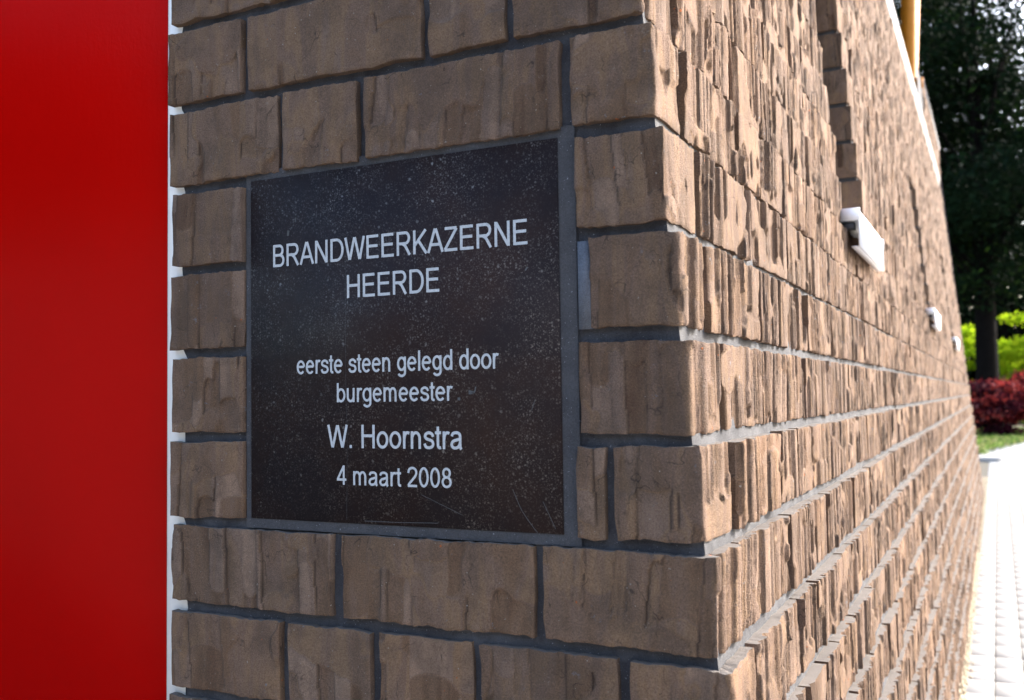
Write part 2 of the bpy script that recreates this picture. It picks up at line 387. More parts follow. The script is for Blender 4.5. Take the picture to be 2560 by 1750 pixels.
# side mortar sheet with the slit openings left out
ys = [YF+0.0094, 1.5, 2.0]
for a, b in SLITS: ys += [a, b+.010]
ys += [4.0, 5.0, 7.5, 8.2, 10.0, 11.0, Y_END-0.012]; ys = sorted(set(ys))
zl = sorted(set([0.0, 0.6, 1.2, EYE+0.417, EYE+1.2185, EYE+1.333, 3.0, 3.56, 4.01]))
def sm_(y, z): return (xw(z)-0.0075, y, z)
V = [sm_(y, z) for y in ys for z in zl]; Q = []; n = len(zl)
for i in range(len(ys)-1):
    for j in range(n-1):
        y = (ys[i]+ys[i+1])/2; z = (zl[j]+zl[j+1])/2
        if any(a < y < b+.01 and EYE+0.417 < z < EYE+st(a) for a, b in SLITS): continue
        if z > 3.56 and y < 9.2: continue
        q = i*n+j; Q.append((q, q+n, q+n+1, q+1))
side_mortar_V, side_mortar_Q = V, Q
# backing of each slit: near jamb, far jamb, head, foot
for a, b in SLITS:
    z0, z1 = EYE+0.417, EYE+st(a); dp = 0.16
    n0 = len(V)
    def c(y, z, d): return (xw(z)-0.0115-d, y, z)
    for (y, sgn) in ((a-.02, 1), (b+.010, -1)):
        n0 = len(V); V += [c(y, z0, 0), c(y, z1, 0), c(y, z1, dp), c(y, z0, dp)]; Q.append((n0, n0+1, n0+2, n0+3))
    for z in (z0, z1):
        n0 = len(V); V += [c(a-.02, z, 0), c(b+.01, z, 0), c(b+.01, z, dp), c(a-.02, z, dp)]; Q.append((n0, n0+1, n0+2, n0+3))
# end face and top (far end of the wall, closed volume)
n0 = len(V)
V += [(xw(0)-.0115, Y_END-.012, 0), (xw(3.9)-.0115, Y_END-.012, 4.0), (-3.0, Y_END-.012, 4.0), (-3.0, Y_END-.012, 0)]; Q.append((n0, n0+1, n0+2, n0+3))
side_wall = obj('side_wall', mesh_np('side_wall', V, Q, M_MORTAR_S), bld)

NB = 0
def add_brick(parent, me, loc):
    global NB; NB += 1
    return obj('brick', me, parent, loc)

# ---- front bricks: (course, x left, x right) measured on the wall face; last of a course turns the corner
ROWS = {
 5: [(-1.03, -0.80), (-0.787, -0.53), (-0.517, None)],
 4: [(-1.022, -0.74), (-0.727, -0.60), (-0.587, -0.46), (-0.447, None)],
 3: [(-1.026, -0.898), (-0.885, -0.614), (-0.603, -0.500), (-0.489, None)],
 2: [(-1.023, -0.838), (-0.827, -0.710), (-0.697, -0.432), (-0.419, None)],
 1: [(-1.018, -0.896), (-0.415, None)],
 0: [(-1.024, -0.897), (-0.399, None)],
 -1: [(-1.019, -0.896), (-0.413, None)],
 -2: [(-1.019, -0.896), (-0.418, -0.386), (-0.374, None)],
 -3: [(-1.016, -0.754), (-0.738, -0.474), (-0.461, None)],
 -4: [(-1.018, -0.835), (-0.821, -0.696), (-0.683, -0.555), (-0.543, -0.376), (-0.360, None)],
 -5: [(-1.024, -0.90), (-0.885, -0.625), (-0.612, -0.47), (-0.457, None)],
}
rg = random.Random(11)
side_start = {}
for k in range(-11, 19):
    rowdef = ROWS.get(k)
    if rowdef is None:
        x = -1.02; rowdef = []
        while x < xw(zb(k))-0.32:
            w = rg.choice([0.262, 0.125, 0.262]); rowdef.append((x, x+w)); x += w+0.013
        rowdef.append((x, None))
    detail = k in ROWS
    z = zb(k); xc = xw(z+BH/2)+rg.uniform(-0.0015, 0.0025)
    for (a, b) in rowdef:
        zz = z+rg.uniform(-0.0012, 0.0012)
        if b is not None:
            du, dv = (0.0022, 0.0025) if detail else (0.008, 0.01)
            if a < -1.0: a -= 0.0045
            V, Q, t = brick_geo(1000+k*17+int(a*-977), 0.0, BH+rg.uniform(-.0015, .001), du, dv, 0.0, D=0.045 if a > -1.0 else 0.06,
                                wf=b-a, famp=0.0030, rough=0.0001, hires_fold=(0.009, 0.034), sm=0.34, comb=0.25)
            add_brick(front_wall, mesh_np('front_brick', V, Q, M_BRICK, t, True), (b, YF+rg.uniform(-.0012, .0012), zz))
        else:
            wfr = xc-a
            d = 0.100 if wfr > 0.07 else 0.2
            if wfr < 0.13 and rg.random() < 0.35: d = 0.12
            d += rg.uniform(-.008, .008)
            du, dv = (0.0022, 0.0025) if detail else (0.006, 0.008)
            V, Q, t = brick_geo(5000+k*13, d, BH+rg.uniform(-.0015, .001), du, dv, 0.0055, D=0.045, wf=wfr, famp=0.0025,
                                rough=0.00015, hires_fold=(0.006, 0.024), sm=0.25, comb=0.5)
            add_brick(front_wall, mesh_np('corner_brick', V, Q, M_BRICK, t, True), (xc, YF, zz))
            side_start[k] = YF+d+0.013
print('front bricks', NB)
# pale mortar patch that fills the short gap right of the stone
V, Q = boxes([(-0.414, -0.3995, YF+0.002, YF+0.03, zb(0)+0.001, zb(0)+BH-0.002)])
pt = obj('mortar_patch', mesh_np('mortar_patch', V, Q, M_PATCH), front_wall); pt['label'] = 'pale grey mortar patch'

# ---- engraved stone
plq = obj('foundation_stone', None, bld)
bpy.data.objects.remove(plq)
PX0, PX1, PZ0, PZ1 = -0.8852, -0.4379, EYE-0.1535, EYE+0.2936; PY = YF+0.0040
V, Q = boxes([(PX0, PX1, PY, PY+0.03, PZ0, PZ1)])
plq = obj('foundation_stone', mesh_np('foundation_stone', V, Q, M_STONE), bld)
plq['label'] = 'dark speckled square stone with white engraved lettering'
# flush mortar margin round the stone
mg = []
bx0, bx1, bz0, bz1 = -0.8945, -0.4165, EYE-0.1665, EYE+0.3065
e_ = 0.0004
def margin(x0, x1, z0, z1, seed):
    rs = np.random.RandomState(seed); nx = max(2, int((x1-x0)/0.004)); nz = max(2, int((z1-z0)/0.004))
    xs_ = np.linspace(x0, x1, nx+1); zs_ = np.linspace(z0, z1, nz+1)
    X, Z = np.meshgrid(xs_, zs_, indexing='ij'); Yv = PY+0.0012+0.0004*rs.rand(*X.shape)
    I = np.arange(X.size).reshape(X.shape)
    return np.stack([X, Yv, Z], -1).reshape(-1, 3), np.stack([I[:-1, :-1], I[1:, :-1], I[1:, 1:], I[:-1, 1:]], -1).reshape(-1, 4)
Vm, Qm = [], []; off = 0
for i, q in enumerate([(bx0, bx1, PZ1+e_, bz1), (bx0, bx1, bz0, PZ0-e_), (bx0, PX0-e_, PZ0-e_, PZ1+e_), (PX1+e_, bx1, PZ0-e_, PZ1+e_)]):
    a, b = margin(*q, i); Vm.append(a); Qm.append(b+off); off += len(a)
mo = obj('mortar_margin', mesh_np('mortar_margin', np.vstack(Vm), np.vstack(Qm), M_MARGIN), front_wall)

# ---- lettering: monoline strokes swept as flat ribbons
def arc(cx, cy, rx, ry, a0, a1, n=14):
    return [(cx+rx*math.cos(math.radians(a0+(a1-a0)*i/n)), cy+ry*math.sin(math.radians(a0+(a1-a0)*i/n))) for i in range(n+1)]
def spl(p, n=5):
    q = [p[0]]+p+[p[-1]]; o = []
    for i in range(1, len(q)-2):
        for s in range(n):
            t = s/n; a, b, c, d = q[i-1], q[i], q[i+1], q[i+2]
            o.append(tuple(0.5*((2*b[j])+(-a[j]+c[j])*t+(2*a[j]-5*b[j]+4*c[j]-d[j])*t*t+(-a[j]+3*b[j]-3*c[j]+d[j])*t**3) for j in (0, 1)))
    return o+[p[-1]]
G = {
 'B': (.93, [[(.17, 0), (.17, 1)], [(.17, .945), (.52, .945)]+arc(.54, .735, .21, .21, 90, -90)+[(.17, .525)], [(.17, .525), (.56, .525)]+arc(.57, .29, .24, .235, 90, -90)+[(.17, .055)]]),
 'R': (1.0, [[(.17, 0), (.17, 1)], [(.17, .945), (.60, .945)]+arc(.61, .72, .23, .225, 90, -90)+[(.17, .495)], spl([(.46, .48), (.60, .40), (.72, .24), (.88, 0)])]),
 'A': (.93, [[(.05, 0), (.445, .99)], [(.485, .99), (.88, 0)], [(.20, .33), (.73, .33)]]),
 'N': (1.0, [[(.16, 0), (.16, 1)], [(.18, .97), (.82, .03)], [(.84, 0), (.84, 1)]]),
 'D': (1.0, [[(.17, 0), (.17, 1)], [(.17, .945), (.48, .945)]+arc(.50, .5, .38, .445, 90, -90)+[(.17, .055)]]),
 'W': (1.30, [[(.06, 1), (.325, .02)], [(.345, .02), (.635, .98)], [(.665, .98), (.955, .02)], [(.975, .02), (1.24, 1)]]),
 'E': (.93, [[(.17, 0), (.17, 1)], [(.17, .945), (.83, .945)], [(.17, .53), (.79, .53)], [(.17, .055), (.85, .055)]]),
 'K': (.93, [[(.16, 0), (.16, 1)], [(.83, 1), (.17, .36)], [(.39, .57), (.87, 0)]]),
 'Z': (.85, [[(.08, .945), (.76, .945)], [(.755, .93), (.085, .07)], [(.06, .055), (.79, .055)]]),
 'H': (1.0, [[(.16, 0), (.16, 1)], [(.84, 0), (.84, 1)], [(.16, .53), (.84, .53)]]),
 'e': (.776, [[(.13, .385), (.66, .385)], arc(.39, .36, .275, .31, 4, 318, 22)]),
 'r': (.465, [[(.15, 0), (.15, .725)], spl([(.16, .40), (.19, .55), (.27, .65), (.36, .67), (.46, .64)])]),
 's': (.70, [spl([(.60, .50), (.55, .61), (.38, .67), (.20, .62), (.145, .52), (.21, .43), (.37, .38), (.54, .33), (.61, .21), (.55, .10), (.37, .052), (.19, .09), (.11, .22)])]),
 't': (.388, [spl([(.19, .92), (.19, .6), (.19, .2), (.21, .10), (.28, .055), (.37, .06)]), [(.02, .67), (.37, .67)]]),
 'n': (.776, [[(.15, 0), (.15, .725)], arc(.385, .42, .22, .25, 165, 0)+[(.605, 0)]]),
 'u': (.776, [[(.15, .725)]+arc(.37, .29, .22, .24, 180, 350), [(.605, 0), (.605, .725)]]),
 'm': (1.16, [[(.15, 0), (.15, .725)], arc(.36, .44, .20, .23, 165, 0)+[(.56, 0)], arc(.77, .44, .20, .23, 165, 0)+[(.97, 0)]]),
 'g': (.776, [arc(.385, .37, .265, .30, 0, 360, 24), [(.64, .725), (.64, -.02)]+arc(.39, -.06, .25, .17, 0, -160)]),
 'd': (.776, [arc(.385, .36, .265, .31, 0, 360, 24), [(.64, 0), (.64, 1)]]),
 'b': (.776, [arc(.40, .36, .265, .31, 0, 360, 24), [(.15, 0), (.15, 1)]]),
 'o': (.776, [arc(.39, .36, .285, .31, 0, 360, 24)]),
 'l': (.31, [[(.155, 0), (.155, 1)]]),
 'a': (.776, [spl([(.13, .53), (.20, .64), (.38, .675), (.55, .63), (.60, .52), (.60, .2), (.62, .06), (.67, 0)]), spl([(.60, .42), (.42, .38), (.20, .32), (.12, .19), (.18, .09), (.32, .05), (.50, .10), (.60, .24)])]),
 '.': (.39, [[(.19, 0), (.19, .13)]]), ' ': (.39, []),
 '4': (.776, [[(.54, 0), (.54, 1)], [(.53, .96), (.08, .28)], [(.03, .27), (.73, .27)]]),
 '2': (.776, [spl([(.10, .70), (.15, .86), (.30, .945), (.47, .94), (.61, .85), (.65, .71), (.58, .55), (.38, .36), (.18, .18), (.10, .07)]), [(.06, .055), (.70, .055)]]),
 '0': (.776, [arc(.39, .5, .265, .445, 0, 360, 26)]),
 '8': (.776, [arc(.39, .735, .22, .21, 0, 360, 22), arc(.39, .29, .27, .235, 0, 360, 22)]),
}
def ribbon(P, w, mapf, y, V, Q, yo):
    P = [np.array(p, float) for p in P]; n = len(P)
    for i in range(n):
        d = (P[min(i+1, n-1)]-P[max(i-1, 0)]); 
        if n > 2 and np.allclose(P[0], P[-1]) and i in (0, n-1): d = P[1]-P[-2]
        d /= np.linalg.norm(d)+1e-9; nn = np.array([-d[1], d[0]])*w/2
        for s in (1, -1):
            q = mapf(P[i]+s*nn); V.append((q[0], y-yo, q[1]))
    b = len(V)-2*n
    for i in range(n-1): Q.append((b+2*i+1, b+2*i+3, b+2*i+2, b+2*i))
def text_line(s, x0, x1, zbase, cap, w=0.118):
    tot = sum(G[c][0] for c in s); lsb = 0.11; rsb = 0.09
    sx = (x1-x0)/(tot-lsb-rsb); V = []; Q = []; cx = -lsb; k = 0
    for c in s:
        for st in G[c][1]:
            k += 1
            # widths kept even in both directions by working in scaled space
            st2 = [((cx+p[0])*sx, p[1]*cap) for p in st]
            ribbon(st2, w*cap*1.02, lambda q: (x0+q[0], EYE+zbase+q[1]), PY, V, Q, 0.00025+0.00003*(k % 5))
        cx += G[c][0]
    return obj('lettering', mesh_np('lettering', V, Q, M_LETTER), plq)
text_line('BRANDWEERKAZERNE', -0.8472, -0.4767, 0.1754, 0.0292)
text_line('HEERDE', -0.7288, -0.5947, 0.1279, 0.0291)
text_line('eerste steen gelegd door', -0.8078, -0.5176, 0.0336, 0.0246)
text_line('burgemeester', -0.7452, -0.5795, -0.0031, 0.0242)
text_line('W. Hoornstra', -0.7582, -0.5662, -0.0604, 0.0290)
text_line('4 maart 2008', -0.7448, -0.5812, -0.1063, 0.0240)
# pale scratches and a chip in the stone
def scratch(pts, w):
    V = []; Q = []; ribbon(pts, w, lambda q: (q[0], EYE+q[1]), PY, V, Q, 0.0002)
    return V, Q
SV, SQ = [], []
for pts, w in [([(-.623, -.115), (-.567, -.137)], .0005), ([(-.556, .005), (-.549, .006), (-.5465, .013)], .0018), ([(-.556, .008), (-.549, .006)], .0028), ([(-.571, -.001), (-.5675, -.001)], .0035),
               ([(-.4745, -.015), (-.4700, -.003)], .0006), ([(-.730, .215), (-.728, .20), (-.7315, .16), (-.732, .02), (-.7305, -.05), (-.732, -.15)], .00025),
               ([(-.500, -.105), (-.488, -.13), (-.468, -.155)], .0006), ([(-.462, -.118), (-.447, -.148)], .0006), ([(-.48, .145), (-.477, .149)], .002),
               ([(-.823, .215), (-.822, .222)], .0035), ([(-.8105, .232), (-.810, .238)], .002), ([(-.705, -.15), (-.65, -.1495), (-.60, -.148)], .0006)]:
    a, b = scratch(spl(pts, 4), w); SQ += [tuple(i+len(SV) for i in q) for q in b]; SV += a
obj('scratches', mesh_np('scratches', SV, SQ, simple('pale_scratch', (0.07, 0.07, 0.07), 0.8)), plq)

# ---- long side wall bricks
def course_layout(k):
    r = random.Random(400+k*7); y = side_start.get(k, YF+0.11+0.013); out = []
    y_end = Y_END if True else 0
    while y < y_end-0.05:
        L = r.choice([0.262, 0.262, 0.125, 0.262, 0.19, 0.125]) if y > 1.2 else 0.262
        z0 = zb(k); z1 = z0+BH
        # stop at slit edges
        e = y+L; slit = None
        for a, b in SLITS:
            if z1 > EYE+0.42 and z0 < EYE+st(0 if y < 3 else 9)-0.01:
                if y < a < e+0.07: slit = (a, b)
        if slit:
            e = slit[0]; out.append((y, e, 0)); y = slit[1]
            out.append((y, y+0.15, 1)); y += 0.15+0.013; continue
        if y_end-e < 0.08: e = y_end
        out.append((y, e, 0)); y = e+r.uniform(0.006, 0.012)
    return out
allb = []
for k in range(-11, 24):
    if k in (19, 20): lay = [b for b in course_layout(k) if b[0] > 11.9]
    elif k > 20: lay = [b for b in course_layout(k) if b[0] > 9.5]
    else: lay = course_layout(k)
    for (a, b, kind) in lay:
        z = zb(k)
        # rough size in the picture
        x = xw(z); ds = (b-a)*abs(x)/(a*a)*2436; dz = BH/a*2436
        ang = abs(z-EYE)/a
        vis = 1.0 if (z-EYE)/a < 0.42 and (z-EYE)/a > -0.36 else 0.0
        allb.append((-(ds*dz)*vis, k, a, b, kind, z))
allb.sort()
NSIDE = 299-NB
lib = {}
far_V, far_Q, far_T = [], [], []; off = 0
cnt = 0
for i, (sz, k, a, b, kind, z) in enumerate(allb):
    L = round(b-a, 4); r = random.Random(i*31+k)
    x = xw(z+BH/2)+r.uniform(-0.001, 0.005)
    H = BH+r.uniform(-.001, .001)
    if kind == 1:
        du, dv = (0.003, 0.004) if a < 4 else (0.012, 0.015)
        geo = brick_geo(9000+i, L, H, du, dv, 0.003, D=0.03, wf=0.11, famp=0.0011, rough=0.0001)
    else:
        if a < 1.9: du, dv = 0.0019, 0.0030
        elif a < 3.2: du, dv = 0.0036, 0.005
        elif a < 5.5: du, dv = 0.006, 0.010
        elif a < 8: du, dv = 0.009, 0.02
        else: du, dv = 0.014, 0.034
        if sz == 0: du, dv = max(du, 0.014), max(dv, 0.025)
        geo = brick_geo(9000+i, L, H, du, dv, 0.0062 if a < 3.2 else 0.0080, D=0.03, rough=0.0003 if a < 3 else 0.0006, hires_fold=(0.004, 0.019), sm=0.10)
    V, Q, t = geo
    if cnt < NSIDE and sz < 0:
        add_brick(side_wall, mesh_np('side_brick', V, Q, M_BRICK, t, False), (x, a, z)); cnt += 1
    else:
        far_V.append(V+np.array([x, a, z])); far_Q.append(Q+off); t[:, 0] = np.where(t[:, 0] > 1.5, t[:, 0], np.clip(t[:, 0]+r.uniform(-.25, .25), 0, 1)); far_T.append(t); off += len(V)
fb = obj('far_bricks', mesh_np('far_bricks', np.vstack(far_V), np.vstack(far_Q), M_BRICK, np.concatenate(far_T)), side_wall)
fb['kind'] = 'stuff'
print('side bricks', cnt, 'far verts', off)

# ---- slit windows with white projecting sills
for a, b in SLITS:
    zc0, zc1 = EYE+0.432, EYE+st(a)
    # glass recessed in the opening
    V = [(xw(zc0)-0.115, a+.001, zc0), (xw(zc0)-0.115, b-.001, zc0), (xw(zc1)-0.115, b-.001, zc1), (xw(zc1)-0.115, a+.001, zc1)]
    win = obj('window', mesh_np('window', V, [(0, 1, 2, 3)], M_GLASS), bld)
    xf = xw(EYE+0.435)+0.044; xb = xw(EYE+0.435)-0.10
    y0, y1 = a-0.02, b-0.02
    V, Q = boxes([(xb, xf, y0+.003, y1-.003, EYE+0.4365, EYE+0.4405),              # top plate
                  (xf-0.003, xf+0.0005, y0, y1, EYE+0.353, EYE+0.441),             # front flange
                  (xf-0.020, xf-0.003, y0+.004, y1-.004, EYE+0.353, EYE+0.356)])   # return lip
    sill = obj('window_sill', mesh_np('window_sill', V, Q, M_SILL), win)
    for yy in (y0-0.006, y1):
        V, Q = boxes([(xw(EYE+.43)-0.004, xf+0.002, yy, yy+0.006, EYE+0.417, EYE+0.4475)])
        obj('end_cap', mesh_np('end_cap', V, Q, M_SILL), win)
    V, Q = boxes([(xw(EYE+.40)-0.004, xf-0.012, y0+.002, y0+.03, EYE+0.398, EYE+0.414)])
    obj('sealing_strip', mesh_np('sealing_strip', V, Q, M_DARK), win)

# ---- metal copings
def coping(y0, y1, z0, hgt, xo):
    x = xo; prof = [(-0.12, 0.0), (-0.012, 0.0), (-0.004, 0.008), (0, 0.02), (-0.001, hgt*0.6), (-0.006, hgt*0.85), (-0.018, hgt), (-0.12, hgt+0.004)]
    V = []; Q = []; n = len(prof)
    for y in (y0, y1):
        for (dx, dz) in prof: V.append((x+dx, y, z0+dz))
    for i in range(n): Q.append((i, n+i, n+(i+1) % n, (i+1) % n))
    Q.append((0, 1, 6, 7)); Q.append((1, 2, 5, 6)); Q.append((2, 3, 4, 5)); Q.append((n, n+7, n+6, n+1)); Q.append((n+1, n+6, n+5, n+2)); Q.append((n+2, n+5, n+4, n+3))
    return V, Q
V, Q = coping(0.96, 11.95, 3.560, 0.085, -0.494)
cp = obj('coping', mesh_np('coping', V, Q, M_ALU), bld); cp['label'] = 'long silver metal edging along the wall'
V, Q = coping(9.50, Y_END+.01, 4.015, 0.045, -0.497)
cp = obj('coping', mesh_np('coping', V, Q, simple('grey_metal', (0.19, 0.195, 0.205), 0.5)), bld); cp['label'] = 'short grey metal edging on the higher end of the wall'
V = []; Q = []
for (z, x) in ((3.445, -0.55), (3.56, -0.55), (3.56, -0.500), (3.445, -0.500)):
    for y in (0.965, 11.93): V.append((x, y, z))
Q = [(0, 1, 3, 2), (2, 3, 5, 4), (4, 5, 7, 6), (6, 7, 1, 0)]
obj('shade_strip', mesh_np('shade_strip', V, Q, simple('dark_grey_shade', (0.05, 0.05, 0.055), 0.6)), bld)  # shade under the coping, painted as a dark grey strip
# ---- timber clerestory frame standing behind the edging
V = [(-0.70, 9.30, 3.60), (-0.612, 9.30, 3.60), (-0.612, 10.05, 3.60), (-0.70, 10.05, 3.60),
     (-0.58, 9.30, 6.4), (-0.455, 9.30, 6.4), (-0.455, 10.05, 6.4), (-0.58, 10.05, 6.4)]
tf = obj('timber_frame', mesh_np('timber_frame', V, [(0, 3, 2, 1), (4, 5, 6, 7), (0, 1, 5, 4), (1, 2, 6, 5), (2, 3, 7, 6), (3, 0, 4, 7)], M_WOOD), bld)
tf['label'] = 'tall orange timber post'
box_obj('timber_rail', (-0.60, -0.500, 9.46, 9.49, 3.955, 4.04), M_WOOD, tf)
V = [(-0.80, 1.2, 3.58), (-0.80, 9.6, 3.58), (-0.72, 9.6, 6.2), (-0.72, 1.2, 6.2)]
cg = obj('clerestory_glass', mesh_np('clerestory_glass', V, [(0, 1, 2, 3)], M_GLASS), bld)
for yy in (7.0, 8.1): 
    V, Q = boxes([(-0.79, -0.70, yy, yy+0.07, 3.58, 6.1)]); obj('mullion', mesh_np('mullion', V, Q, simple('dark_stained_timber', (0.10, 0.04, 0.02), 0.5)), cg)
# main body behind the walls so that nothing is open from the side
V, Q = boxes([(-6.0, -1.0, 1.25, Y_END-0.02, 0, 6.2), (-1.1, -0.72, 1.12, Y_END-0.03, 0, 3.60)])
obj('inner_wall', mesh_np('inner_wall', V, Q, M_MORTAR), bld)

# ---- red door and its white frame
V, Q = boxes([(-5.2, -1.0440, 1.0105, 1.045, 0.01, 3.6)])
door = obj('garage_door', mesh_np('garage_door', V, Q, M_RED), bld); door['label'] = 'wide glossy red door'
V, Q = boxes([(-1.10, -0.955, 1.0118, 1.08, 0.0, 3.6)])
obj('door_frame', mesh_np('door_frame', V, Q, M_WHITE), bld)

# ------------------------------------------------------------------ ground
V, Q = boxes([(-400, 400, -400, 1200, -0.4, -0.02)])
gr = obj('ground', mesh_np('ground', V, Q, M_SOIL)); gr['kind'] = 'structure'
V = [(-8, -30, -0.001), (14, -30, -0.001), (14, 18.2, -0.001), (-8, 18.2, -0.001)]
pv = obj('pavement', mesh_np('pavement', V, [(0, 1, 2, 3)], M_SAND)); pv['kind'] = 'structure'
rp = random.Random(5)
def paver_geo(w, l, h=0.0016, b=0.0008):
    V = [(0, 0, -.005), (w, 0, -.005), (w, l, -.005), (0, l, -.005), (0, 0, h-b), (w, 0, h-b), (w, l, h-b), (0, l, h-b), (b, b, h), (w-b, b, h), (w-b, l-b, h), (b, l-b, h)]
    Q = [(0, 1, 5, 4), (1, 2, 6, 5), (2, 3, 7, 6), (3, 0, 4, 7), (4, 5, 9, 8), (5, 6, 10, 9), (6, 7, 11, 10), (7, 4, 8, 11), (8, 9, 10, 11)]
    return np.array(V, float), np.array(Q)
PM = [mesh_np('paver', *paver_geo(0.104, 0.204), M_PAVE) for _ in range(1)]
PH = mesh_np('half_paver', *paver_geo(0.104, 0.100), M_PAVE)
sV, sQ, off, npv = [], [], 0, 0
for r in range(-1, 90):
    x = -0.155+0.109*r if r >= 0 else None
    if r < 0: continue
    y = -6.0+(0.105 if r % 2 else 0.0)
    while y < 18.1:
        half = rp.random() < 0.06; l = 0.100 if half else 0.204
        dz = rp.uniform(-.0012, .0012)
        if 4.0 < y < 13.5 and x < 0.022*y+0.16 and npv < 298:
            o = obj('paver', PH if half else PM[0], pv, (x, y, dz)); npv += 1
        else:
            a, b = paver_geo(0.104, l); sV.append(a+np.array([x, y, dz])); sQ.append(b+off); off += len(a)
        y += l+0.0045
for r in range(0, 60):                      # apron in front of the door
    x = -0.264-0.109*r; y = -6.0+(0.105 if r % 2 else 0)
    while y < 0.93:
        a, b = paver_geo(0.104, 0.204); sV.append(a+np.array([x, y, rp.uniform(-.001, .001)])); sQ.append(b+off); off += len(a); y += 0.2085
ps = obj('outer_pavers', mesh_np('outer_pavers', np.vstack(sV), np.vstack(sQ), M_PAVE), pv); ps['kind'] = 'stuff'
# gravel strip at the wall foot
rs = np.random.RandomState(8); GV, GQ, off = [], [], 0
ico = np.array([(1, 0, 0), (0, 1, 0), (-1, 0, 0), (0, -1, 0), (0, 0, 1), (0, 0, -1)], float)
icq = np.array([(0, 1, 4), (1, 2, 4), (2, 3, 4), (3, 0, 4), (1, 0, 5), (2, 1, 5), (3, 2, 5), (0, 3, 5)])
for i in range(9000):
    s = rs.uniform(.003, .008); y = rs.uniform(1.0, 15.0) if rs.rand() > .4 else rs.uniform(3.5, 8)
    p = (rs.uniform(-0.215, -0.150)+ (0.02 if rs.rand() < .06 else 0), y, rs.uniform(0, .006))
    GV.append(ico*s*rs.uniform(.6, 1.2, 3)*[1, 1, .7]+p); GQ.append(icq+off); off += 6
gv = obj('gravel', mesh_np('gravel', np.vstack(GV), np.vstack(GQ), M_GRAVEL)); gv['kind'] = 'stuff'
# kerb
KP = [(-6, 18.2), (-0.05, 18.2), (0.08, 18.5), (0.17, 19.2), (0.55, 21.5), (1.2, 25), (2.5, 32), (6, 50)]
V = []; Q = []
for i, (x, y) in enumerate(KP):
    d = np.array(KP[min(i+1, len(KP)-1)])-np.array(KP[max(i-1, 0)]); d = d/np.linalg.norm(d); n_ = np.array([-d[1], d[0]])
    q = np.array([x, y])+n_*0.55
    V += [(x, y, -0.01), (x, y, 0.068), (x+n_[0]*.012, y+n_[1]*.012, 0.078), (q[0], q[1], 0.082), (q[0], q[1], -0.01)]
for i in range(len(KP)-1):
    for j in range(4): a = i*5+j; Q.append((a, a+5, a+6, a+1))
kb = obj('kerb', mesh_np('kerb', V, Q, M_KERB)); kb['kind'] = 'structure'
V = [(-.02, 18.2, -.005), (60, 18.2, -.005), (60, 60, -.005), (6, 60, -.005), (6, 50, -.005), (2.5, 32, -.005), (1.2, 25, -.005), (.55, 21.5, -.005), (.17, 19.2, -.005), (.08, 18.5, -.005)]
me = bpy.data.meshes.new('road'); me.from_pydata(V, [], [list(range(len(V)))]); me.materials.append(M_PAVE)
rd = obj('road', me); rd['kind'] = 'structure'
V = [(-20, 18.7, 0.06), (-.1, 18.7, 0.06), (0.02, 21.5, 0.07), (.7, 25, 0.08), (2, 32, 0.1), (5.5, 50, .1), (-20, 50, .1)]
me = bpy.data.meshes.new('verge'); me.from_pydata(V, [], [list(range(len(V)))]); me.materials.append(M_SOIL)
vg = obj('verge', me); vg['kind'] = 'structure'

def leaves(rs, cen, size, tone, nrm_up=0.3, aspect=1.0):
    """random leaf quads: cen (n,3)"""
    n = len(cen); a = rs.normal(size=(n, 3)); a[:, 2] *= 0.6; a /= np.linalg.norm(a, axis=1)[:, None]
    b = rs.normal(size=(n, 3)); b -= (b*a).sum(1)[:, None]*a; b /= np.linalg.norm(b, axis=1)[:, None]
    s = (size*rs.uniform(.6, 1.3, n))[:, None]
    P = np.stack([cen-a*s, cen-b*s*.45*aspect, cen+a*s, cen+b*s*.45*aspect], 1).reshape(-1, 3)
    Q = np.arange(4*n).reshape(-1, 4)
    return P, Q, np.repeat(tone, 4)
def tube(P, R, n=10):
    V = []; Q = []
    for i, (p, r) in enumerate(zip(P, R)):
        d = Vector(P[min(i+1, len(P)-1)])-Vector(P[max(i-1, 0)]); d.normalize(); a = d.orthogonal().normalized() if abs(d.z) < .9 else Vector((1, 0, 0)); b = d.cross(a).normalized(); a = b.cross(d)
        for j in range(n):
            t = 2*math.pi*j/n; rj = r*(1+.06*math.sin(3*t+i)); q = Vector(p)+a*rj*math.cos(t)+b*rj*math.sin(t); V.append(tuple(q))
    for i in range(len(P)-1):
        for j in range(n): Q.append((i*n+j, i*n+(j+1) % n, (i+1)*n+(j+1) % n, (i+1)*n+j))
    return V, Q
